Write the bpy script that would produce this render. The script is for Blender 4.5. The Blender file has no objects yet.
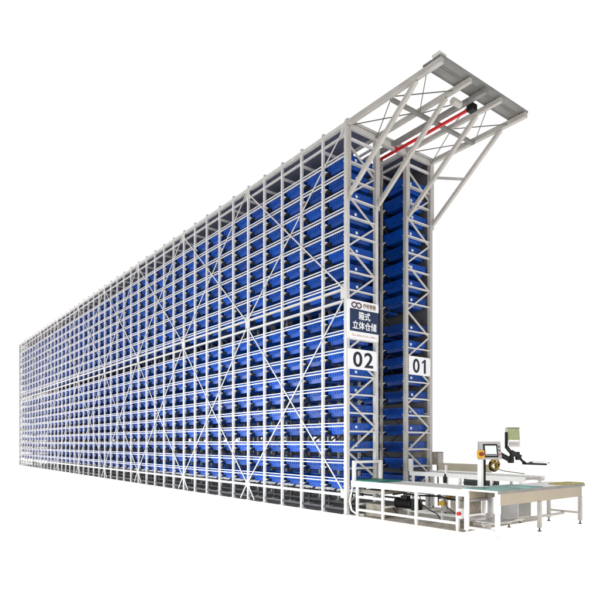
import bpy, math, random
from mathutils import Vector, Matrix
random.seed(7)
S = bpy.context.scene
COL = S.collection

# ------------------------------------------------------------------ helpers
class MB:
    """collects boxes, bars, tubes and prisms; build() links them as ONE mesh object"""
    def __init__(s): s.v = []; s.f = []
    def add(s, vs, fs):
        n = len(s.v); s.v += [tuple(p) for p in vs]; s.f += [tuple(i + n for i in f) for f in fs]
        return s
    def box(s, x0, x1, y0, y1, z0, z1):
        vs = [(x0,y0,z0),(x1,y0,z0),(x1,y1,z0),(x0,y1,z0),(x0,y0,z1),(x1,y0,z1),(x1,y1,z1),(x0,y1,z1)]
        return s.add(vs, [(0,3,2,1),(4,5,6,7),(0,1,5,4),(1,2,6,5),(2,3,7,6),(3,0,4,7)])
    def bar(s, a, b, w, h=None, up=(0,0,1)):
        h = h or w; a = Vector(a); b = Vector(b); d = (b-a).normalized(); u = Vector(up)
        if abs(d.dot(u)) > .98: u = Vector((0,1,0))
        r = d.cross(u).normalized()*w/2; t = r.cross(d).normalized()*h/2
        vs = [a-r-t,a+r-t,a+r+t,a-r+t,b-r-t,b+r-t,b+r+t,b-r+t]
        return s.add(vs, [(0,1,2,3),(4,7,6,5),(0,4,5,1),(1,5,6,2),(2,6,7,3),(3,7,4,0)])
    def tube(s, pts, r, n=8, caps=True):
        pts = [Vector(p) for p in pts]; rs = r if isinstance(r,(list,tuple)) else [r]*len(pts)
        vs = []; fs = []; prev = None
        for i,p in enumerate(pts):
            d = (pts[min(i+1,len(pts)-1)]-pts[max(i-1,0)]).normalized()
            if prev is None:
                u = Vector((0,0,1)) if abs(d.z) < .9 else Vector((1,0,0))
                x = d.cross(u).normalized()
            else:
                x = (prev - d*prev.dot(d)).normalized()
            prev = x; y = d.cross(x)
            for k in range(n):
                a = 2*math.pi*k/n; vs.append(p+(x*math.cos(a)+y*math.sin(a))*rs[i])
        for i in range(len(pts)-1):
            for k in range(n):
                fs.append((i*n+k, i*n+(k+1)%n, (i+1)*n+(k+1)%n, (i+1)*n+k))
        if caps:
            fs.append(tuple(range(n-1,-1,-1))); fs.append(tuple(range((len(pts)-1)*n, len(pts)*n)))
        return s.add(vs, fs)
    def cyl(s, a, b, r, n=20): return s.tube([a,b], r, n)
    def prism(s, poly, a0, a1, axis):
        """poly in the two axes other than `axis`, extruded from a0 to a1"""
        def P(u,v,a):
            return {'x':(a,u,v),'y':(u,a,v),'z':(u,v,a)}[axis]
        n = len(poly)
        vs = [P(u,v,a0) for u,v in poly]+[P(u,v,a1) for u,v in poly]
        fs = [tuple(range(n)), tuple(range(2*n-1,n-1,-1))]+[(i,i+n,(i+1)%n+n,(i+1)%n) for i in range(n)]
        return s.add(vs, fs)
    def mesh(s, name, m, smooth=False):
        me = bpy.data.meshes.new(name); me.from_pydata(s.v, [], s.f); me.update()
        import bmesh
        bm = bmesh.new(); bm.from_mesh(me); bmesh.ops.recalc_face_normals(bm, faces=bm.faces); bm.to_mesh(me); bm.free()
        me.materials.append(m)
        if smooth:
            for p in me.polygons: p.use_smooth = True
        return me
    def build(s, name, m, parent=None, loc=(0,0,0), smooth=False, bevel=0):
        return link(name, s.mesh(name, m, smooth), parent, loc, bevel)

def link(name, me, parent=None, loc=(0,0,0), bevel=0):
    o = bpy.data.objects.new(name, me); COL.objects.link(o); o.location = loc
    if parent: o.parent = parent
    if bevel:
        b = o.modifiers.new('bevel','BEVEL'); b.width = bevel; b.segments = 2; b.limit_method = 'ANGLE'
    return o
def tag(o, label=None, cat=None, group=None, kind=None):
    if label: o['label'] = label
    if cat: o['category'] = cat
    if group: o['group'] = group
    if kind: o['kind'] = kind
    return o
def thing(name, loc, label, cat, group=None):
    o = bpy.data.objects.new(name, None); COL.objects.link(o); o.location = loc; o.empty_display_size = .1
    return tag(o, label, cat, group)

# ---------------------------------------------------------------- materials
def mat(name, col, rough=.5, metal=0, var=.06, scale=6, spec=.5, bump=0):
    m = bpy.data.materials.new(name); m.use_nodes = True
    nt = m.node_tree; b = nt.nodes['Principled BSDF']
    b.inputs['Roughness'].default_value = rough; b.inputs['Metallic'].default_value = metal
    b.inputs['Specular IOR Level'].default_value = spec
    tc = nt.nodes.new('ShaderNodeTexCoord'); nz = nt.nodes.new('ShaderNodeTexNoise')
    nz.inputs['Scale'].default_value = scale; nz.inputs['Detail'].default_value = 5
    nt.links.new(tc.outputs['Object'], nz.inputs['Vector'])
    rp = nt.nodes.new('ShaderNodeValToRGB')
    rp.color_ramp.elements[0].position = .3; rp.color_ramp.elements[1].position = .7
    rp.color_ramp.elements[0].color = tuple(c*(1-var*1.6) for c in col)+(1,)
    rp.color_ramp.elements[1].color = tuple(min(1,c*(1+var)) for c in col)+(1,)
    nt.links.new(nz.outputs['Fac'], rp.inputs['Fac'])
    nt.links.new(rp.outputs['Color'], b.inputs['Base Color'])
    if bump:
        bp = nt.nodes.new('ShaderNodeBump'); bp.inputs['Strength'].default_value = bump; bp.inputs['Distance'].default_value = .01
        nt.links.new(nz.outputs['Fac'], bp.inputs['Height']); nt.links.new(bp.outputs['Normal'], b.inputs['Normal'])
    m['ramp'] = rp.name
    return m

def perforated(name, col, rough):
    """painted upright with two rows of slots, from the object's own coordinates"""
    m = mat(name, col, rough, var=.05, scale=5); nt = m.node_tree; b = nt.nodes['Principled BSDF']
    N = nt.nodes.new; L = nt.links.new
    tc = N('ShaderNodeTexCoord'); sp = N('ShaderNodeSeparateXYZ'); L(tc.outputs['Object'], sp.inputs[0])
    def M(op, a, bb=None):
        n = N('ShaderNodeMath'); n.operation = op
        for i,x in enumerate((a,bb)):
            if x is None: continue
            if isinstance(x,(int,float)): n.inputs[i].default_value = x
            else: L(x, n.inputs[i])
        return n.outputs[0]
    fz = M('ABSOLUTE', M('SUBTRACT', M('FRACT', M('DIVIDE', sp.outputs['Z'], .055)), .5))
    zz = M('LESS_THAN', fz, .22)
    def near(c, r0): return M('LESS_THAN', M('ABSOLUTE', M('SUBTRACT', M('ABSOLUTE', c), r0)), .0065)
    hole = M('MULTIPLY', zz, M('MAXIMUM', near(sp.outputs['X'], .021), near(sp.outputs['Y'], .021)))
    mx = N('ShaderNodeMixRGB'); L(hole, mx.inputs['Fac'])
    L(nt.nodes[m['ramp']].outputs['Color'], mx.inputs[1]); mx.inputs[2].default_value = (.20,.185,.17,1)
    L(mx.outputs[0], b.inputs['Base Color'])
    return m

PAINT = (.60,.575,.54)
M_post  = perforated('perforated_upright_paint', (.50,.475,.44), .42)
M_inner = mat('inner_steel_shaded', (.07,.07,.075), .5, metal=.2, var=.12)  # rack steel darkened to stand in for shade inside the racks
M_backing  = mat('added_backing', (.10,.095,.105), .6, var=.3, scale=.8)  # for sheets added behind the rack to darken its interior
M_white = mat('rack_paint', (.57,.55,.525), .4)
M_rail  = mat('rail_paint', (.70,.685,.685), .35)
M_beam  = mat('gantry_paint', (.45,.425,.39), .45, var=.08, scale=3)
M_grey  = mat('gantry_grey', (.22,.215,.20), .5, var=.1, scale=3)
M_rod   = mat('steel_rod', (.22,.21,.19), .4, metal=.5)
M_slate = mat('slate_panel', (.125,.135,.20), .6, var=.12, scale=1.5)
M_conv  = mat('conveyor_white', (.80,.79,.77), .35, var=.03)
M_alu   = mat('aluminium', (.55,.54,.52), .35, metal=.6, var=.08)
M_beige = mat('beige_panel', (.38,.325,.245), .45, var=.04, scale=2)
M_dark  = mat('dark_rubber', (.03,.03,.032), .5)
M_black = mat('black_plastic', (.006,.0055,.0055), .5, spec=.2)
M_red   = mat('red_conductor', (.62,.012,.015), .4)
M_hose  = mat('olive_yellow_hose', (.30,.20,.03), .5, var=.2)
M_knob  = mat('dark_red_knob', (.22,.025,.01), .35)
M_yel   = mat('yellow_plastic', (.62,.33,.02), .4)
M_ymat  = mat('yellow_mat', (.42,.36,.06), .6, var=.2, scale=9)
M_navy  = mat('navy_print', (.012,.030,.085), .45)
M_sign  = mat('sign_white', (.86,.86,.88), .4, var=.01)
M_ink   = mat('sign_ink', (.008,.012,.03), .5)
M_gold  = mat('tan_print', (.22,.13,.07), .6)
M_tanp  = mat('pale_tan_print', (.55,.38,.30), .6)
M_maroon= mat('emblem_ink', (.05,.012,.04), .5)
M_teal  = mat('teal_mat', (.16,.48,.41), .4, var=.5, scale=2.2, spec=.15)
M_belt  = mat('green_belt', (.02,.20,.15), .45, var=.15)
M_box   = mat('control_box_grey', (.36,.35,.35), .45)
M_brown = mat('brown_machine', (.27,.235,.19), .55, var=.2, scale=9)
M_apron = mat('pale_concrete', (.62,.56,.49), .8, var=.25, scale=4)
M_floor = mat('concrete', (.19,.175,.165), .8, var=.22, scale=3.5)
M_scr   = mat('pale_screen', (.70,.74,.76), .2, var=.05)
M_gscr  = mat('green_screen', (.26,.29,.15), .3, var=.12, scale=12)
M_label = mat('label_white', (.75,.78,.85), .5)

# ledges: white painted front lip; dark colour behind stands in for interior shade
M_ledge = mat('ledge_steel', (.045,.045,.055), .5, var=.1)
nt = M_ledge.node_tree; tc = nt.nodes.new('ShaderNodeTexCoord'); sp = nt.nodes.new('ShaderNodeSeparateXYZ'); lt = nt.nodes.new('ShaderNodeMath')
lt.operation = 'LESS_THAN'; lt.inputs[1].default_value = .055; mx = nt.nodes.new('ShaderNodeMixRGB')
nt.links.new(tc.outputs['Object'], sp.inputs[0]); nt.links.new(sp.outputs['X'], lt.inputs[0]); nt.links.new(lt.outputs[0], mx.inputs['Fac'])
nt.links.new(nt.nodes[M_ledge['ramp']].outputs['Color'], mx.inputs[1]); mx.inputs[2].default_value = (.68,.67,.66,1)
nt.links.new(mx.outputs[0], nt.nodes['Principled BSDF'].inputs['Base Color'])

# blue plastic: tone varies from bin to bin
M_bin = mat('blue_plastic', (.003,.062,.35), .28, var=.2, scale=7, spec=.42)
nt = M_bin.node_tree; oi = nt.nodes.new('ShaderNodeObjectInfo'); hs = nt.nodes.new('ShaderNodeHueSaturation')
mr = nt.nodes.new('ShaderNodeMapRange'); mr.inputs['To Min'].default_value = .72; mr.inputs['To Max'].default_value = 1.25
nt.links.new(oi.outputs['Random'], mr.inputs['Value']); nt.links.new(mr.outputs[0], hs.inputs['Value'])
nt.links.new(nt.nodes[M_bin['ramp']].outputs['Color'], hs.inputs['Color'])
nt.links.new(hs.outputs['Color'], nt.nodes['Principled BSDF'].inputs['Base Color'])

# white sweep floor, with a glow added so it stays pure white
M_ground = bpy.data.materials.new('glowing_white_floor'); M_ground.use_nodes = True
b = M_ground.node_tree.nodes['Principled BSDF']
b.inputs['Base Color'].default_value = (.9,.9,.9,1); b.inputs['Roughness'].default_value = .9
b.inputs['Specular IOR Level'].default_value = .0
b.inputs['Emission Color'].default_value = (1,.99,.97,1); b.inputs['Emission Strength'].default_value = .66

# ------------------------------------------------------------------ setting
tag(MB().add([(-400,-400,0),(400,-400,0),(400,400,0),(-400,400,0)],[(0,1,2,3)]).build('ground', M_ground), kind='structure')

# --------------------------------------------------------------- dimensions
BAY = .82; NB = 43; LEN = BAY*NB; TOP = 8.73
DEP = .90; X1 = 1.93                                   # depth of a rack; where rack 01 begins
PITCH = .415
LEVELS = [8.095-.4094*k for k in range(8)] + [4.55-PITCH*k for k in range(10)]   # upper rail of each row
NLEV = len(LEVELS)
tag(MB().box(-.02, X1+DEP+.05, -.02, LEN+.05, .001, .006).build('floor_slab', M_floor), kind='structure')

tag(MB().box(.03, X1+.82, -3.05, -.021, .0015, .0055).build('floor_apron', M_apron), kind='structure')
# -------------------------------------------------------------------- racks
def make_rack(x0, label, rail_x, outer):
    """outer = local x of the side with rails and cross bracing, sign of the outward direction in rail_x"""
    R = thing('storage_rack', (x0,0,0), label, 'storage rack', 'tall bin racks')
    sgn = -1 if outer == 0 else 1
    # uprights
    mk = lambda h, t, m: MB().box(-h,h,-h,h,0,TOP+t).mesh('upright', m)
    front = M_white if outer == 0 else M_post
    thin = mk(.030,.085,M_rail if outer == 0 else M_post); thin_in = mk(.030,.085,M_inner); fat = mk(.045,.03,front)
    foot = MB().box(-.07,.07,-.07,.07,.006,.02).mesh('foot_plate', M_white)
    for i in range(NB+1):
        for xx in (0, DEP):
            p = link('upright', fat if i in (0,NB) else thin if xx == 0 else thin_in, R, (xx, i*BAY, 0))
            if i < 14 : link('foot_plate', foot, p)
    # rails, two thin ones a level on the outer side
    for z in LEVELS:
        for dz,h in ((0,.021),(-.066,.026)):
            MB().box(outer-.012, outer+.012, -.02, LEN+.02, z+dz-h, z+dz).build('rail', M_rail, R)
    # long beams
    for xx in (0, DEP):
        MB().box(xx-.05, xx+.05, -.03, LEN+.05, TOP-.075, TOP).build('top_beam', M_white, R)
        MB().box(xx-.026, xx+.024, .03, LEN, TOP-.285, TOP-.245).build('tie_beam', M_white, R)
        MB().box(xx-.036, xx+.036, .03, LEN+.03, .415, .475).build('base_beam', M_rail, R)
        MB().box(xx-.02, xx+.02, .03, LEN+.03, .10, .15).build('floor_beam', M_inner, R)
    for z,h in ((5.06,.05),(4.80,.05)):
        MB().box(outer-.034, outer+.034, -.03, LEN+.03, z-h, z).build('mid_beam', M_white, R)
    # tie bars across the depth under the added roof
    for i in range(NB+1):
        if i < 12: MB().box(.03, DEP-.03, i*BAY-.022, i*BAY+.022, TOP-.36, TOP-.30).build('cross_bar', M_rail, R)
    mb = MB()
    for i in range(12, NB+1): mb.box(.03, DEP-.03, i*BAY-.022, i*BAY+.022, TOP-.36, TOP-.30)
    tag(mb.build('cross_bar_row', M_white, R), kind='stuff')
    # roof panel added to keep the rack interior dark
    MB().box(.055, DEP-.055, .06, LEN, TOP-.055, TOP-.03).build('added_roof_panel', M_slate, R)
    # ledges the bins stand on: the nearest 100 as parts, the rest one part
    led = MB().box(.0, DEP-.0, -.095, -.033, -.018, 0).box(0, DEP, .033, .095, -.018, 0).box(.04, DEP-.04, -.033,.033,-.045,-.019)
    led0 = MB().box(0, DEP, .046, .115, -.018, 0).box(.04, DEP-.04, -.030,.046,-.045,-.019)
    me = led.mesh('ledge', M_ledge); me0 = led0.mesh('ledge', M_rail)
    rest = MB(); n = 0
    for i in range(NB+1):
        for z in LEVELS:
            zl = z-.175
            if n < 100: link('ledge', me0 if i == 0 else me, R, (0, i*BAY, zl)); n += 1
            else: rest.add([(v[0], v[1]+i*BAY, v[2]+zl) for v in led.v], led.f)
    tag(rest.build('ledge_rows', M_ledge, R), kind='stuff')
    # zigzag bracing of the end frame, one part a member; further frames one part
    K = 14; z0 = .25; dz = (TOP-.45-z0)/K
    def zig(mb, i, k):
        a = (.03, i*BAY, z0+k*dz); bb = (DEP-.03, i*BAY, z0+(k+1)*dz)
        if k % 2: a, bb = (DEP-.03, i*BAY, z0+k*dz), (.03, i*BAY, z0+(k+1)*dz)
        mb.bar(a, bb, .03, .04)
    for k in range(K):
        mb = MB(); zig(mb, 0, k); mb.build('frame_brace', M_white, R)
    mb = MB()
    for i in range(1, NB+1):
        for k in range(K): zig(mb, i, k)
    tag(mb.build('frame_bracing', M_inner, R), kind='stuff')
    # big crossed flats on the outer side with gusset plates
    zt, zm, zb = TOP-.16, 5.03, .50
    ox = outer + sgn*.040
    nodes = [0,5,10,15,20,25,30,35,40,43]
    for a,bn in zip(nodes, nodes[1:]):
        ya, yb = a*BAY, bn*BAY
        for lo,hi in ((zm,zt),(zb,zm-.24)):
            MB().bar((ox,ya+.05,lo),(ox,yb-.05,hi),.034,.012,up=(1,0,0)).build('diagonal_brace', M_white, R)
            MB().bar((ox+sgn*.016,ya+.05,hi),(ox+sgn*.016,yb-.05,lo),.034,.012,up=(1,0,0)).build('diagonal_brace', M_white, R)
    for a in nodes:
        s = 1 if a == 0 else 0
        for z,hh in ((zt,.11),(zm-.06,.15),(zb-.03,.10)):
            y = a*BAY
            MB().box(outer+sgn*.029-.004, outer+sgn*.029+.004, y-(.01 if s else .11), y+(.17 if s else .11), z-hh, z+hh).build('gusset_plate', M_white, R)
        if 0 < a < 43:
            for d in (-1,1):
                MB().bar((ox,a*BAY+d*.05,.42),(ox,a*BAY+d*.36,.04),.035,.012,up=(1,0,0)).build('base_brace', M_rail, R)
    if outer:
        MB().box(DEP-.050, DEP-.034, .05, LEN-.1, 2.35, TOP-.06).build('added_backing', M_backing, R)  # dark sheet added so no white shows through the gaps
        rc = random.Random(5); mb = MB()
        for i in range(1, NB):                       # added dark lower sheets leave some bays half open at eye height
            ya, yb = i*BAY+.033, (i+1)*BAY-.033
            mb.box(DEP-.049, DEP-.035, ya, yb, .36, 1.60); mb.box(DEP-.049, DEP-.035, ya, yb, 1.90, 2.347)
            if rc.random() > (.9 if 2 < i < 10 else .3): mb.box(DEP-.049, DEP-.035, ya, yb, 1.602, 1.898)
            else:
                q = ya+rc.uniform(.05,.3); mb.box(DEP-.049, DEP-.035, ya, q, 1.602, 1.898); mb.box(DEP-.049, DEP-.035, q+.38, yb, 1.602, 1.898)
        MB().box(DEP-.048, DEP-.036, .055, BAY-.035, .30, 2.345).build('added_end_backing', M_brown, R)  # brown sheet added to close the see-through end bay
        mb.build('added_lower_backing', M_backing, R)
    return R

R2 = make_rack(0, 'tall white steel rack full of blue bins, cross braced, carrying the sign 02', 0, 0)
R1 = make_rack(X1, 'tall white steel rack behind the aisle carrying the sign 01', 0, DEP)
MB().box(-.99, -.08, 1.3, LEN, TOP-.057, TOP-.032).build('added_aisle_roof', M_slate, R1)  # roof over the aisle, also added for darkness
for i in range(2,14):
    MB().box(-1.0, -.06, i*BAY-.03, i*BAY+.03, TOP-.30, TOP-.23).build('aisle_cross_bar', M_white, R1)

# --------------------------------------------------------------------- bins
def bin_mb(flip):
    """open stepped tote: wide ribbed upper body, narrower foot, flanged rim; long axis x, origin at ledge height"""
    m = MB(); D = .80; W = .345; F = .270; zr = .165; zb = -.092; t = .012
    xa, xb = 0, D
    def ring(hw, a, b_, z): return [(a,-hw,z),(b_,-hw,z),(b_,hw,z),(a,hw,z)]
    rings = [ring(F-.012, xa+.055, xb-.055, zb), ring(F, xa+.045, xb-.045, .0), ring(W-.012, xa+.012, xb-.012, .003),
             ring(W-.002, xa+.004, xb-.004, zr-.03), ring(W+.008, xa-.008, xb+.008, zr-.028), ring(W+.008, xa-.008, xb+.008, zr),
             ring(W-t-.002, xa+.004+t, xb-.004-t, zr), ring(F-t, xa+.06, xb-.06, zb+t)]
    vs = [p for r in rings for p in r]; fs = [(0,3,2,1)]
    for i in range(len(rings)-1):
        for k in range(4): fs.append((i*4+k, i*4+(k+1)%4, (i+1)*4+(k+1)%4, (i+1)*4+k))
    n = (len(rings)-1)*4; fs.append((n,n+1,n+2,n+3)); m.add(vs, fs)
    for xf,d in ((xa+.006,-1),(xb-.006,1)):              # ribs and a grip bar on the two short faces
        for k in range(7):
            y = -.24+k*.08
            m.box(min(xf,xf+d*.012), max(xf,xf+d*.012), y-.009, y+.009, .012, zr-.031)
        m.box(min(xf,xf+d*.014), max(xf,xf+d*.014), -.13, .13, .055, .075)
    for s in (-1,1):
        for k in range(5):
            x = .12+k*.14
            m.box(x-.008, x+.008, s*(W-.008)-.006, s*(W-.008)+.006, .014, zr-.031)
    return m
BIN = bin_mb(False); bin_me = BIN.mesh('storage_bin', M_bin)
lab_me = MB().box(.22,.285,-.357,-.350,.045,.105).mesh('label_plate', M_label)
ORD = ['top','second','third','fourth','fifth','sixth','seventh','eighth','ninth','tenth','eleventh','twelfth','thirteenth','fourteenth']
def row_name(k):
    if k == 0: return 'top row'
    if k == NLEV-1: return 'bottom row'
    return ORD[k]+' row from top' if k < 9 else ORD[NLEV-1-k]+' row from bottom'
COLN = ['end']+ORD[1:]
def place_bins(x0, xin, nb, rack, group):
    rest = MB()
    for i in range(NB):
        for k,z in enumerate(LEVELS):
            zl = z-.172; y = (i+.5)*BAY; j = random.uniform(-.016,.016); jx = random.uniform(-.022,.022)
            if i < nb:
                o = link('storage_bin', bin_me, None, (x0+xin+jx, y+j, zl)); o.rotation_euler.z = math.radians(random.uniform(-1.1,1.1))
                where = 'near end' if i == 0 else COLN[i]+' column from near end'
                tag(o, 'blue bin in '+row_name(k)+', '+where+' of '+rack, 'storage bin', group)
                if i == 0: link('label_plate', lab_me, o)
            else:
                rest.add([(v[0]+x0+xin+jx, v[1]+y+j, v[2]+zl) for v in BIN.v], BIN.f)
    tag(rest.build('storage_bins', M_bin), 'mass of small blue bins filling the far columns of '+rack, 'storage bins', kind='stuff')
place_bins(0, .085, 14, 'the front rack', 'blue bins in the rack marked 02')
place_bins(X1, .015, 2, 'the rear rack', 'blue bins in the rack marked 01')

# ------------------------------------------------------- cantilevered gantry
G = thing('overhead_gantry', (0,0,0), 'steel truss canopy cantilevered out from the top of both racks on diagonal struts', 'gantry')
zc = TOP-.05; YE = -2.62; XR = X1+DEP
for x in (0, XR): MB().box(x-.05, x+.05, YE, -.035, TOP-.10, TOP+.002).build('edge_beam', M_beam, G)
for x in (DEP, X1): MB().box(x-.042, x+.042, YE+.02, -.065, TOP-.098, TOP-.008).build('inner_beam', M_beam, G)
MB().box(1.36, 1.46, YE+.02, .9, TOP-.11, TOP-.02).build('crane_rail', M_grey, G)
f = MB()
for y0 in (YE-.01, YE+.21):                                    # two shallow channels lying across the beams
    f.box(-.06, XR+.06, y0, y0+.20, TOP+.03, TOP+.045); f.box(-.06, XR+.06, y0, y0+.016, TOP+.004, TOP+.03)
    f.box(-.06, XR+.06, y0+.184, y0+.20, TOP+.004, TOP+.03)
f.build('end_channel', M_grey, G)
MB().box(-.10,.10,YE-.02,YE+.16,TOP+.046,TOP+.075).build('end_cover', M_white, G)
MB().box(.052, XR-.052, -1.36, -1.28, TOP-.16, TOP-.099).build('transverse_beam', M_grey, G)
MB().box(-.04, XR+.04, -.06, .02, TOP+.004, TOP+.06).box(.05, DEP-.05, -.055,.005, TOP-.14,TOP-.02).box(X1+.05, XR-.05, -.055,.005, TOP-.14,TOP-.02).box(DEP+.05,X1-.05,-.062,.03,TOP-.16,TOP-.02).build('head_beam', M_white, G)
for xa,xb in ((.05,DEP-.05),(X1+.05,XR-.05)):
    for ya,yb in ((-.08,-1.28),(-1.36,-2.2)):
        MB().bar((xa,ya,zc-.03),(xb,yb,zc-.03),.016).build('tie_rod', M_rod, G)
        MB().bar((xa,yb,zc-.05),(xb,ya,zc-.05),.016).build('tie_rod', M_rod, G)
MB().bar((DEP+.05,-1.30,zc-.03),(1.36,-2.2,zc-.03),.016).build('tie_rod', M_rod, G)
MB().bar((1.46,-2.2,zc-.03),(X1-.05,-1.4,zc-.03),.016).build('tie_rod', M_rod, G)
for x in (0, DEP, X1, XR):
    MB().bar((x,-2.0,TOP-.11),(x,-.10,7.10),.075,.085).build('strut', M_beam, G)
    MB().box(x-.062, x+.062, -.078, -.048, 6.98, TOP-.11).build('mounting_plate', M_post, G)
MB().bar((XR,-.09,8.28),(XR,-1.0,7.90),.05,.06).build('knee_brace', M_white, G)
MB().cyl((DEP+.06,-2.12,TOP-.20),(DEP+.30,-2.12,TOP-.20),.07).build('buffer', M_beam, G, smooth=False)
c = MB().bar((1.52,-2.12,TOP-.17),(1.52,.62,TOP-.17),.05,.05).build('conductor_rail', M_red, G)
MB().box(1.45,1.59,-2.26,-2.10,TOP-.24,TOP-.115).build('end_feed', M_black, c)
for y in (-1.32,-.05): MB().box(1.48,1.56,y-.05,y+.05,TOP-.144,TOP-.10).build('hanger', M_red, c)

# -------------------------------------------------------------------- signs
def text_mesh(txt, size, m, w=None, h=None, bold=0):
    """text as a flat mesh, lower left corner at the origin, in the x-z plane facing -y"""
    cu = bpy.data.curves.new('t','FONT'); cu.body = txt; cu.size = size; cu.offset = bold; cu.extrude = .001
    o = bpy.data.objects.new('t', cu); COL.objects.link(o)
    dg = bpy.context.evaluated_depsgraph_get(); me = bpy.data.meshes.new_from_object(o.evaluated_get(dg))
    bpy.data.objects.remove(o)
    xs = [v.co.x for v in me.vertices]; ys = [v.co.y for v in me.vertices]
    sx = w/(max(xs)-min(xs)) if w else 1; sy = h/(max(ys)-min(ys)) if h else sx
    if not w: sx = sy
    x0, y0 = min(xs), min(ys)
    for v in me.vertices: v.co = Vector(((v.co.x-x0)*sx, -v.co.z, (v.co.y-y0)*sy))
    me.materials.clear(); me.materials.append(m)
    return me
SY = -.052
sg = thing('sign_board', (0,SY,0), 'navy and white sign board with Chinese lettering fixed to the end of a rack', 'sign')
MB().box(-.045,.93,-.012,.0,3.93,4.80).build('board', M_sign, sg)
MB().box(.035,.928,-.016,-.0125,4.10,4.60).build('navy_panel', M_navy, sg)
def heavy(me, d):
    """thicken strokes: the same outline laid again a little to each side"""
    vs = [tuple(v.co) for v in me.vertices]; fs = [tuple(p.vertices) for p in me.polygons]; m = MB()
    for k,(dx,dz) in enumerate(((0,0),(d,0),(-d,0),(0,d),(0,-d))): m.add([(v[0]+dx, v[1]-k*.0004, v[2]+dz) for v in vs], fs)
    out = bpy.data.meshes.new('lettering'); out.from_pydata(m.v, [], m.f); out.materials.append(me.materials[0]); return out
link('lettering', heavy(text_mesh('箱式', .2, M_sign, w=.36, h=.18), .004), sg, (.295,-.018,4.375))
link('lettering', heavy(text_mesh('立体仓储', .2, M_sign, w=.74, h=.18), .004), sg, (.115,-.018,4.155))
link('lettering', heavy(text_mesh('井松智能', .1, M_gold, w=.40, h=.095), .003), sg, (.44,-.0145,4.66))
mb = MB()
for k in range(13): mb.box(.44+k*.031, .44+k*.031+.02, -.0135, -.0125, 4.635, 4.645)
mb.build('small_print', M_gold, sg)
# emblem: two interlocking rounded links with a dip between them
mb = MB()
def ringpts(cx, cz, rx, rz, a0, a1, n=20): return [(cx+rx*math.cos(a0+(a1-a0)*i/n), -.0145, cz+rz*math.sin(a0+(a1-a0)*i/n)) for i in range(n+1)]
mb.tube(ringpts(.165,4.685,.075,.055,math.radians(20),math.radians(300)),.016,6)
mb.tube(ringpts(.305,4.685,.075,.055,math.radians(-120),math.radians(160)),.016,6)
mb.tube([(.20,-.0145,4.64),(.235,-.0145,4.69),(.27,-.0145,4.64)],.016,6)
mb.build('emblem', M_maroon, sg)
mb = MB(); random.seed(3); x = .20
while x < .88:
    w = random.uniform(.014,.032); mb.box(x, x+w, -.0135, -.0125, 3.995+random.uniform(-.004,.004), 4.03+random.uniform(-.006,.008)); x += w+random.choice((.008,.008,.03))
mb.build('small_print', M_tanp, sg)
mb = MB(); mb.tube([(.11,-.0135,4.05),(.125,-.0135,3.99),(.15,-.0135,4.02),(.17,-.0135,3.985)],.01,6); mb.build('footer_mark', M_tanp, sg)

bolt_me = MB().cyl((0,-.004,0),(0,.003,0),.009,10).mesh('bolt', M_alu)
for bx,bz in ((-.02,4.77),(.90,4.77),(-.02,3.96),(.90,3.96)): link('bolt', bolt_me, sg, (bx,-.014,bz))
def number_sign(x, z, w, h, txt, label):
    t = thing('number_sign', (x,SY,z), label, 'sign', 'rack number signs')
    MB().box(0,w,-.012,0,0,h).build('plate', M_sign, t)
    for bx in (.03,w-.03):
        for bz in (.03,h-.03): link('bolt', bolt_me, t, (bx,-.014,bz))
    hh = h*.76; wd = w*.31; z0 = h*.12; xl = w*.17
    for k,ch in enumerate(txt):
        x = xl+k*w*.38
        if ch == '1':
            sw = wd*.31; xx = x+wd*.42
            MB().prism([(xx,z0),(xx+sw,z0),(xx+sw,z0+hh),(xx+sw*.25,z0+hh),(xx-wd*.30,z0+hh*.80),(xx-wd*.30,z0+hh*.68),(xx,z0+hh*.80)],-.0155,-.0125,'y').build('digit', M_ink, t)
        else: link('digit', text_mesh(ch, .3, M_ink, w=wd, h=hh, bold=.006), t, (x,-.0145,z0))
    return t
number_sign(-.02, 3.25, .90, .455, '02', 'white number plate reading 02 below the navy sign board')
number_sign(X1+.05, 3.27, .79, .455, '01', 'white number plate reading 01 on the right hand rack')

# ---------------------------------------------------------------- conveyors
def roller_row(y0, y1, x0, x1, z, step=.12, r=.03):
    m = MB(); y = y0
    while y < y1: m.cyl((x0,y,z),(x1,y,z),r,10); y += step
    return m
C2 = thing('roller_conveyor', (0,0,0), 'long white framed conveyor running from rack 02 to the picking table', 'conveyor', 'conveyors leading out of the racks')
zt2 = .77; y0, y1 = -3.12, -.10
for x in (.06, .86): MB().box(x-.03, x+.03, y0, y1, zt2-.13, zt2-.012).box(x-.04, x+.035, y0, y1, zt2-.01, zt2).build('side_frame', M_conv, C2, bevel=.004)
tag(roller_row(y0+.06, y1-.75, .09, .83, zt2-.04).build('roller_bed', M_alu, C2, smooth=False), kind='stuff')
MB().box(.1,.82,-.86,-.02,zt2-.055,zt2+.022).build('green_belt', M_belt, C2, bevel=.01)
for y in (-.28,-1.05,-1.95,-2.92):
    for x in (.06,.86):
        l = MB().box(x-.025, x+.025, y-.025, y+.025, .035, zt2-.13).build('leg', M_conv, C2)
        MB().cyl((x,y,.006),(x,y,.034),.03,12).build('foot', M_conv, l)
for x in (.06,.86):
    MB().box(x-.02, x+.02, -2.89, -.31, .12, .17).build('stretcher', M_conv, C2)
MB().box(.04,.08,-1.02,-.31,.40,.45).build('stretcher', M_conv, C2)
for y in (-.28,-1.05,-1.95,-2.92):
    MB().box(.095,.825,y-.02,y+.02,.24,.28).build('cross_tie', M_conv, C2)
g = MB()                                                     # white hoop over the head of the conveyor
for x in (.08,.90): g.box(x-.035,x+.035,-.19,-.12,zt2+.002,1.21)
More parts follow.
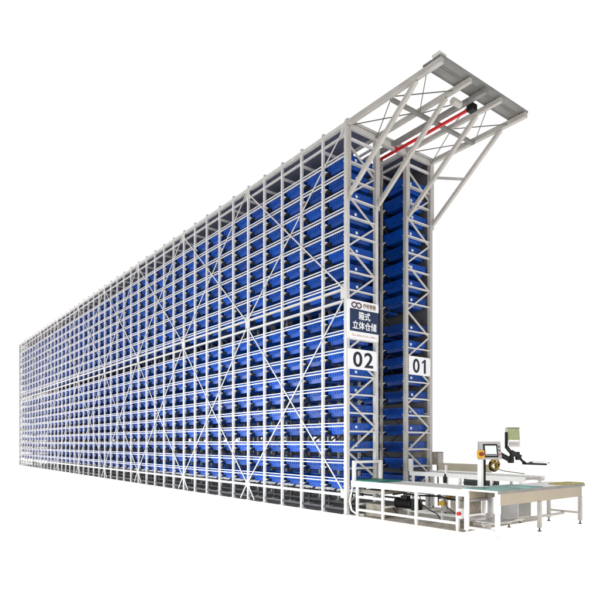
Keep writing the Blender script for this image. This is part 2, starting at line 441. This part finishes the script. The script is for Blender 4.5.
g.box(-.0+.118,.862,-.185,-.125,1.15,1.208); g.build('guard_hoop', M_conv, C2, bevel=.006)
mt = MB().cyl((.34,-1.22,.36),(.34,-1.62,.36),.095,20).cyl((.34,-1.19,.36),(.34,-1.225,.36),.11,20).box(.28,.40,-1.50,-1.34,.45,.52).build('motor', M_black, C2)
mb = MB()
for k in range(9): mb.cyl((.34,-1.26-k*.036,.36),(.34,-1.272-k*.036,.36),.104,20)
mb.build('cooling_fins', M_black, mt)
MB().box(.25,.43,-1.80,-1.63,.24,.47).build('gearbox', M_black, C2, bevel=.02)
MB().tube([(.30,-1.1,.52),(.38,-1.3,.56),(.45,-1.6,.53),(.5,-2.1,.55),(.5,-2.6,.5)],.018,8).build('cable', M_black, C2)
sb = MB().cyl((.018,-2.99,.33),(-.03,-2.99,.33),.034,16).build('stop_button', M_red, C2)
MB().box(.02,.09,-3.03,-2.948,.24,.42).build('switch_box', M_conv, C2)
MB().box(.66,.78,-2.14,-2.0,.35,.43).build('drive_cover', M_yel, C2, bevel=.01)
MB().box(.45,.80,-2.9,-2.45,.28,.5).build('valve_box', M_brown, C2, bevel=.01)
MB().box(.15,.7,-.9,-.45,.02,.30).build('lift_base', M_brown, C2, bevel=.01)
for q in (-.75,-1.9,-2.5): MB().tube([(.2,q,.58),(.22,q-.05,.4),(.3,q-.15,.3),(.5,q-.2,.2),(.6,q-.25,.02)],.012,6).build('cable', M_dark, C2)
MB().box(.25,.75,-2.75,-2.35,.006,.10).build('cable_tray', M_brown, C2)
MB().box(.16,.78,-1.0,-.3,.52,.58).build('drip_tray', M_brown, C2)

C1 = thing('roller_conveyor', (X1,0,0), 'white conveyor with black rollers leaving rack 01, beyond the first conveyor', 'conveyor', 'conveyors leading out of the racks')
zt1 = .92
for x in (.04, .78): MB().box(x-.03, x+.03, -3.1, -.10, zt1-.10, zt1).build('side_frame', M_conv, C1, bevel=.004)
MB().box(.01,.07,-3.1,-.12,zt1-.33,zt1-.27).build('lower_frame', M_conv, C1)
tag(roller_row(-3.0,-.2,.07,.75,zt1-.05).build('roller_bed', M_alu, C1), kind='stuff')
for y in (-.2,-.62,-1.15,-1.55,-2.35,-3.0):
    for x in (.04,.78):
        l = MB().box(x-.026,x+.026,y-.026,y+.026,.03,zt1-.10).build('leg', M_conv, C1)
        MB().cyl((x,y,.006),(x,y,.03),.03,12).build('foot', M_dark, l)
mb = MB().box(.085,.16,-2.45,-1.62,zt1-.26,zt1-.12)
for k in range(14): mb.cyl((.08,-1.66-k*.058,zt1-.19),(.03,-1.66-k*.058,zt1-.19),.024,10)
mb.build('roller_track', M_dark, C1)
MB().box(.02,.10,-.15,-.07,zt1,1.22).build('end_post', M_conv, C1)
MB().box(.60,.64,-1.95,-.5,zt1+.02,1.12).build('side_guard', M_beige, C1, bevel=.005)
MB().box(.01,.055,-1.20,-1.16,zt1,1.10).build('sensor_post', M_conv, C1)
MB().cyl((-.01,-1.18,.70),(-.01,-1.18,.84),.045,12).cyl((-.01,-1.18,.84),(-.01,-1.18,.90),.018,10).build('sensor', M_black, C1)
MB().box(.12,.6,-1.5,-.9,.30,.46).build('drive_cover', M_brown, C1, bevel=.01)
MB().box(.05,.20,-1.25,-1.08,.36,.45).build('yellow_cover', M_yel, C1, bevel=.01)
MB().tube([(.1,-.3,.5),(.2,-.8,.42),(.25,-1.4,.5),(.3,-2.2,.4)],.02,8).build('cable', M_dark, C1)
MB().tube([(.60,-1.95,1.06),(.6,-2.3,.99),(.62,-2.75,.95)],.012,6).build('guide_rail', M_brown, C1)

jb = thing('junction_box', (X1+DEP+.09,-.08,1.05), 'small grey brown electrical box fixed beside the foot of rack 01', 'electrical box')
MB().box(-.02,.22,-.10,.10,.0,.33).build('housing', M_brown, jb, bevel=.01)
MB().box(.0,.20,-.112,-.102,.03,.30).build('cover', M_box, jb)
MB().tube([(.1,0,0),(.1,-.02,-.3),(.12,-.02,-1.04)],.02,8).build('conduit', M_dark, jb)

# -------------------------------------------------------------------- table
T = thing('work_table', (0,-3.5,0), 'long beige picking table with a deep front panel, at the end of the conveyors', 'table')
MB().box(-.12,2.86,-.35,.36,.765,.80).build('table_top', M_conv, T, bevel=.004)
MB().box(-.115,2.855,-.36,-.352,.745,.799).build('edge_strip', M_grey, T)
MB().box(-.02,2.80,-.325,-.30,.545,.764).build('front_panel', M_beige, T)
MB().box(-.02,2.80,.30,.325,.60,.764).build('rear_panel', M_beige, T)
for (x,y) in ((-.06,-.31),(1.22,-.33),(2.76,-.31),(-.06,.30),(1.22,.28),(2.66,.28)):
    w = .032 if x < 0 else .031
    l = MB().box(x-w,x+w,y-w,y+w,.07,.764 if y > 0 or x < 0 else .545).build('leg', M_conv if x < 0 else M_beam, T)
    MB().cyl((x,y,.015),(x,y,.07),.014,10).cyl((x,y,.002),(x,y,.015),.034,14).build('foot', M_conv if x < 0 else M_dark, l)
MB().box(-.085,-.035,-.265,.26,.10,.14).build('stretcher', M_conv, T)
for z in (.24,.56): MB().box(.0,.55,.27,.31,z,z+.04).build('stretcher', M_box, T)
MB().box(.51,.55,.22,.27,.03,.75).build('rear_post', M_box, T)
MB().box(-.02,2.72,-.02,.03,.17,.21).build('stretcher', M_beam, T)
for x in (1.22,2.70): MB().box(x-.02,x+.02,-.29,.26,.212,.25).build('stretcher', M_beam, T)
MB().box(.05,.70,-.2,.2,.22,.235).build('lower_shelf', M_alu, T)
mat_ = MB().box(-.10,1.35,-.33,.34,.802,.812).build('table_mat', M_teal, None, (0,-3.5,0)); tag(mat_, 'translucent teal mat covering the left half of the picking table', 'mat')
ym = MB().box(2.10,2.84,-.345,-.02,.802,.822).build('yellow_mat', M_ymat, None, (0,-3.5,0)); tag(ym, 'yellow mat lying on the right end of the picking table', 'mat')
cb = thing('control_box', (1.02,-3.5,.252), 'grey steel control box standing on the frame under the picking table', 'control box')
MB().box(-.24,.20,-.17,.17,.0,.30).build('housing', M_box, cb, bevel=.006)
MB().box(-.20,.16,-.176,-.1705,.03,.27).build('door', M_grey, cb)
MB().tube([(.2,0,.2),(.28,-.02,.22),(.33,-.03,.1),(.36,-.03,0)],.014,8).build('cable', M_black, cb)

# ------------------------------------------------------------ control stand
P = thing('control_stand', (.36,-3.22,.815), 'white post with a touch panel and yellow emergency stop standing on the teal mat', 'control panel')
MB().box(-.075,.0,-.035,.045,0,.80).build('column', M_conv, P, bevel=.006)
MB().box(.002,.068,-.032,.042,0,.56).build('cable_duct', M_black, P)
MB().box(-.10,.09,-.06,.07,0,.012).build('base_plate', M_conv, P)
h = MB().prism([(-.145,.49),(-.075,.81),(-.015,.81),(-.015,.49)],-.09,.31,'x').build('panel_housing', M_box, P, bevel=.006)
h.rotation_euler.z = math.radians(-32)
def onface(u0,u1,v0,v1,th):
    """slab lying on the sloped front of the housing"""
    a = Vector((0,-.145,.49)); e = Vector((0,.07,.32)).normalized(); n = Vector((0,-.32,.07)).normalized()
    vs = []
    for q in (0.001,th):
        for (u,v) in ((u0,v0),(u1,v0),(u1,v1),(u0,v1)):
            p = a+e*v+n*q; vs.append((u,p.y,p.z))
    return MB().add(vs,[(0,3,2,1),(4,5,6,7),(0,1,5,4),(1,2,6,5),(2,3,7,6),(3,0,4,7)])
onface(-.02,.24,.04,.28,.012).build('bezel', M_black, h)
onface(.005,.215,.07,.25,.016).build('screen', M_scr, h)
onface(.01,.21,.075,.095,.0175).build('menu_bar', M_navy, h)
for v in (.08,.15,.22):
    onface(.262,.287,v,v+.025,.014).build('button', M_red if v < .1 else M_dark, h)
onface(-.15,-.026,.02,.16,.05).build('stop_box', M_yel, h, bevel=.006)
a = Vector((-.088,-.145+.02-.045,.58)); MB().cyl(a, a+Vector((0,-.045,.011)),.036,16).build('stop_knob', M_knob, h)
hose = MB(); pts = []
for i in range(160):
    q = i/159; a = q*2*math.pi*4.3
    pts.append((.15+(.105+.03*math.sin(a*.37))*math.sin(a), -.17+.10*q+.02*math.sin(a*.7), .385+(.075+.025*math.cos(a*.53))*math.cos(a)))
hose.tube(pts,.014,8)
ho = hose.build('air_hose', M_hose, None, (.36,-3.25,.815), smooth=True); tag(ho, 'coiled yellow air hose hanging below the touch panel', 'hose')
hk = MB().tube([(.15+.13*math.sin(a/24*4.2-2.1), -.12, .39-.105*math.cos(a/24*4.2-2.1)) for a in range(25)],.02,8).build('hose_holder', M_black, None, (.36,-3.25,.815), smooth=True)
tag(hk, 'black curved hose holder under the touch panel', 'hose holder')

def w(p): return tuple(Vector(p)-P.location)
A = MB().bar(w((.56,-3.30,1.47)), w((.88,-3.47,1.285)), .06,.085).cyl(w((.88,-3.47,1.235)), w((.88,-3.47,1.335)),.055,16).build('monitor_arm', M_black, P, bevel=.008)
MB().bar(w((.88,-3.47,1.33)), w((.93,-3.50,1.43)), .06,.07).bar(w((.88,-3.47,1.44)), w((1.03,-3.57,1.34)),.075,.075).cyl(w((.98,-3.54,1.29)), w((.98,-3.54,1.44)),.04,12).build('elbow', M_black, A, bevel=.006)
MB().bar(w((.90,-3.48,1.40)), w((.83,-3.41,1.53)), .055,.06).bar(w((.83,-3.41,1.50)), w((.83,-3.41,1.80)),.042,.042).build('upright_link', M_black, A, bevel=.005)
MB().tube([w((1.0,-3.56,1.36)), w((1.04,-3.59,1.28)), w((1.09,-3.63,1.235))],.022,8).build('tray_link', M_black, A)

Mn = thing('monitor', (.95,-3.47,1.53), 'small upright monitor with a greenish screen on the black arm', 'monitor')
Mn.rotation_euler = (math.radians(-6), 0, math.radians(-28))
MB().box(-.12,.135,-.02,.03,.0,.35).build('case', M_alu, Mn, bevel=.006)
MB().box(-.105,.126,-.026,-.021,.125,.338).build('screen', M_gscr, Mn)
MB().box(-.12,.135,-.027,-.021,.341,.353).build('top_trim', M_black, Mn)
MB().box(-.085,.108,-.026,-.021,.098,.120).build('white_strip', M_sign, Mn)
MB().box(-.085,.105,-.024,-.021,.02,.09).build('control_strip', M_box, Mn)
MB().box(-.06,.06,.031,.07,.04,.2).build('mount', M_black, Mn)

K = thing('keyboard_tray', (1.26,-3.76,1.235), 'thin black keyboard tray with a wire loop at the end of the arm', 'tray')
K.rotation_euler = (0, math.radians(2), math.radians(-35))
MB().box(-.24,.14,-.09,.09,-.035,.0).build('tray', M_black, K, bevel=.004)
MB().box(-.12,.16,-.085,.085,.001,.018).build('keyboard', M_alu, K, bevel=.004)
mb = MB()
for r in range(4):
    for q in range(12): mb.box(-.11+q*.021, -.11+q*.021+.016, -.072+r*.036, -.072+r*.036+.028, .0185,.025)
mb.build('keys', M_box, K)
MB().tube([(.14,-.06,.0),(.20,-.055,.008),(.225,0,.012),(.20,.055,.008),(.14,.06,.0)],.008,8).build('wire_loop', M_grey, K)

hs_ = MB().tube([(.10,-.10,.72),(.06,-.10,.55),(-.02,-.12,.32),(.0,-.16,.12),(.08,-.26,.03),(.2,-.34,.02)],.02,8).build('hose', M_conv, None); tag(hs_, 'pale hose curving down to the floor at the foot of rack 02', 'hose')

# ------------------------------------------------------------------ lighting
W = bpy.data.worlds.new('World'); S.world = W; W.use_nodes = True
nt = W.node_tree; bg = nt.nodes['Background']; bg.inputs['Strength'].default_value = 1.0
N = nt.nodes.new; L = nt.links.new
tc = N('ShaderNodeTexCoord'); dp = N('ShaderNodeVectorMath'); dp.operation = 'DOT_PRODUCT'
L(tc.outputs['Generated'], dp.inputs[0]); dp.inputs[1].default_value = Vector((.53,.70,.48)).normalized()
rp = N('ShaderNodeValToRGB'); L(dp.outputs['Value'], rp.inputs['Fac'])      # bright hall ahead, dimmer hall behind and above
rp.color_ramp.elements[0].position = .15; rp.color_ramp.elements[0].color = (.26,.26,.28,1)
rp.color_ramp.elements[1].position = .52; rp.color_ramp.elements[1].color = (1.02,1.02,1.02,1)
L(rp.outputs['Color'], bg.inputs['Color'])

def area(name, loc, target, sx, sy, power, col=(1,1,1), spread=180):
    l = bpy.data.lights.new(name, 'AREA'); l.shape = 'RECTANGLE'; l.size = sx; l.size_y = sy; l.energy = power; l.color = col; l.spread = math.radians(spread)
    o = bpy.data.objects.new(name, l); COL.objects.link(o); o.location = loc
    o.rotation_euler = (Vector(target)-Vector(loc)).to_track_quat('-Z','Y').to_euler()
area('hall_lamp', (-9,4,1.6), (0,6,1.0), 14, 1.8, 500, (.92,1,1), 95)
area('front_lamp', (-3,-13,1.8), (1.6,-.5,1.4), 6, 2.2, 215, (1,.96,.90), 95)
area('far_lamp', (-13,26,2.5), (0,25,1.5), 20, 2.5, 1700, (1,.98,.97), 120)

# -------------------------------------------------------------------- camera
cam = bpy.data.cameras.new('Camera'); co = bpy.data.objects.new('Camera', cam); COL.objects.link(co); S.camera = co
cam.sensor_width = 36; cam.lens = 36*556/600; cam.shift_y = 143/600; cam.clip_end = 2000
cam.dof.use_dof = True; cam.dof.focus_distance = 11.5; cam.dof.aperture_fstop = 1.6
co.location = (-8.323,-9.196,1.6); co.rotation_euler = (math.radians(90),0,math.radians(-37.34))
S.view_settings.view_transform = 'Standard'; S.view_settings.look = 'None'; S.view_settings.exposure = 0
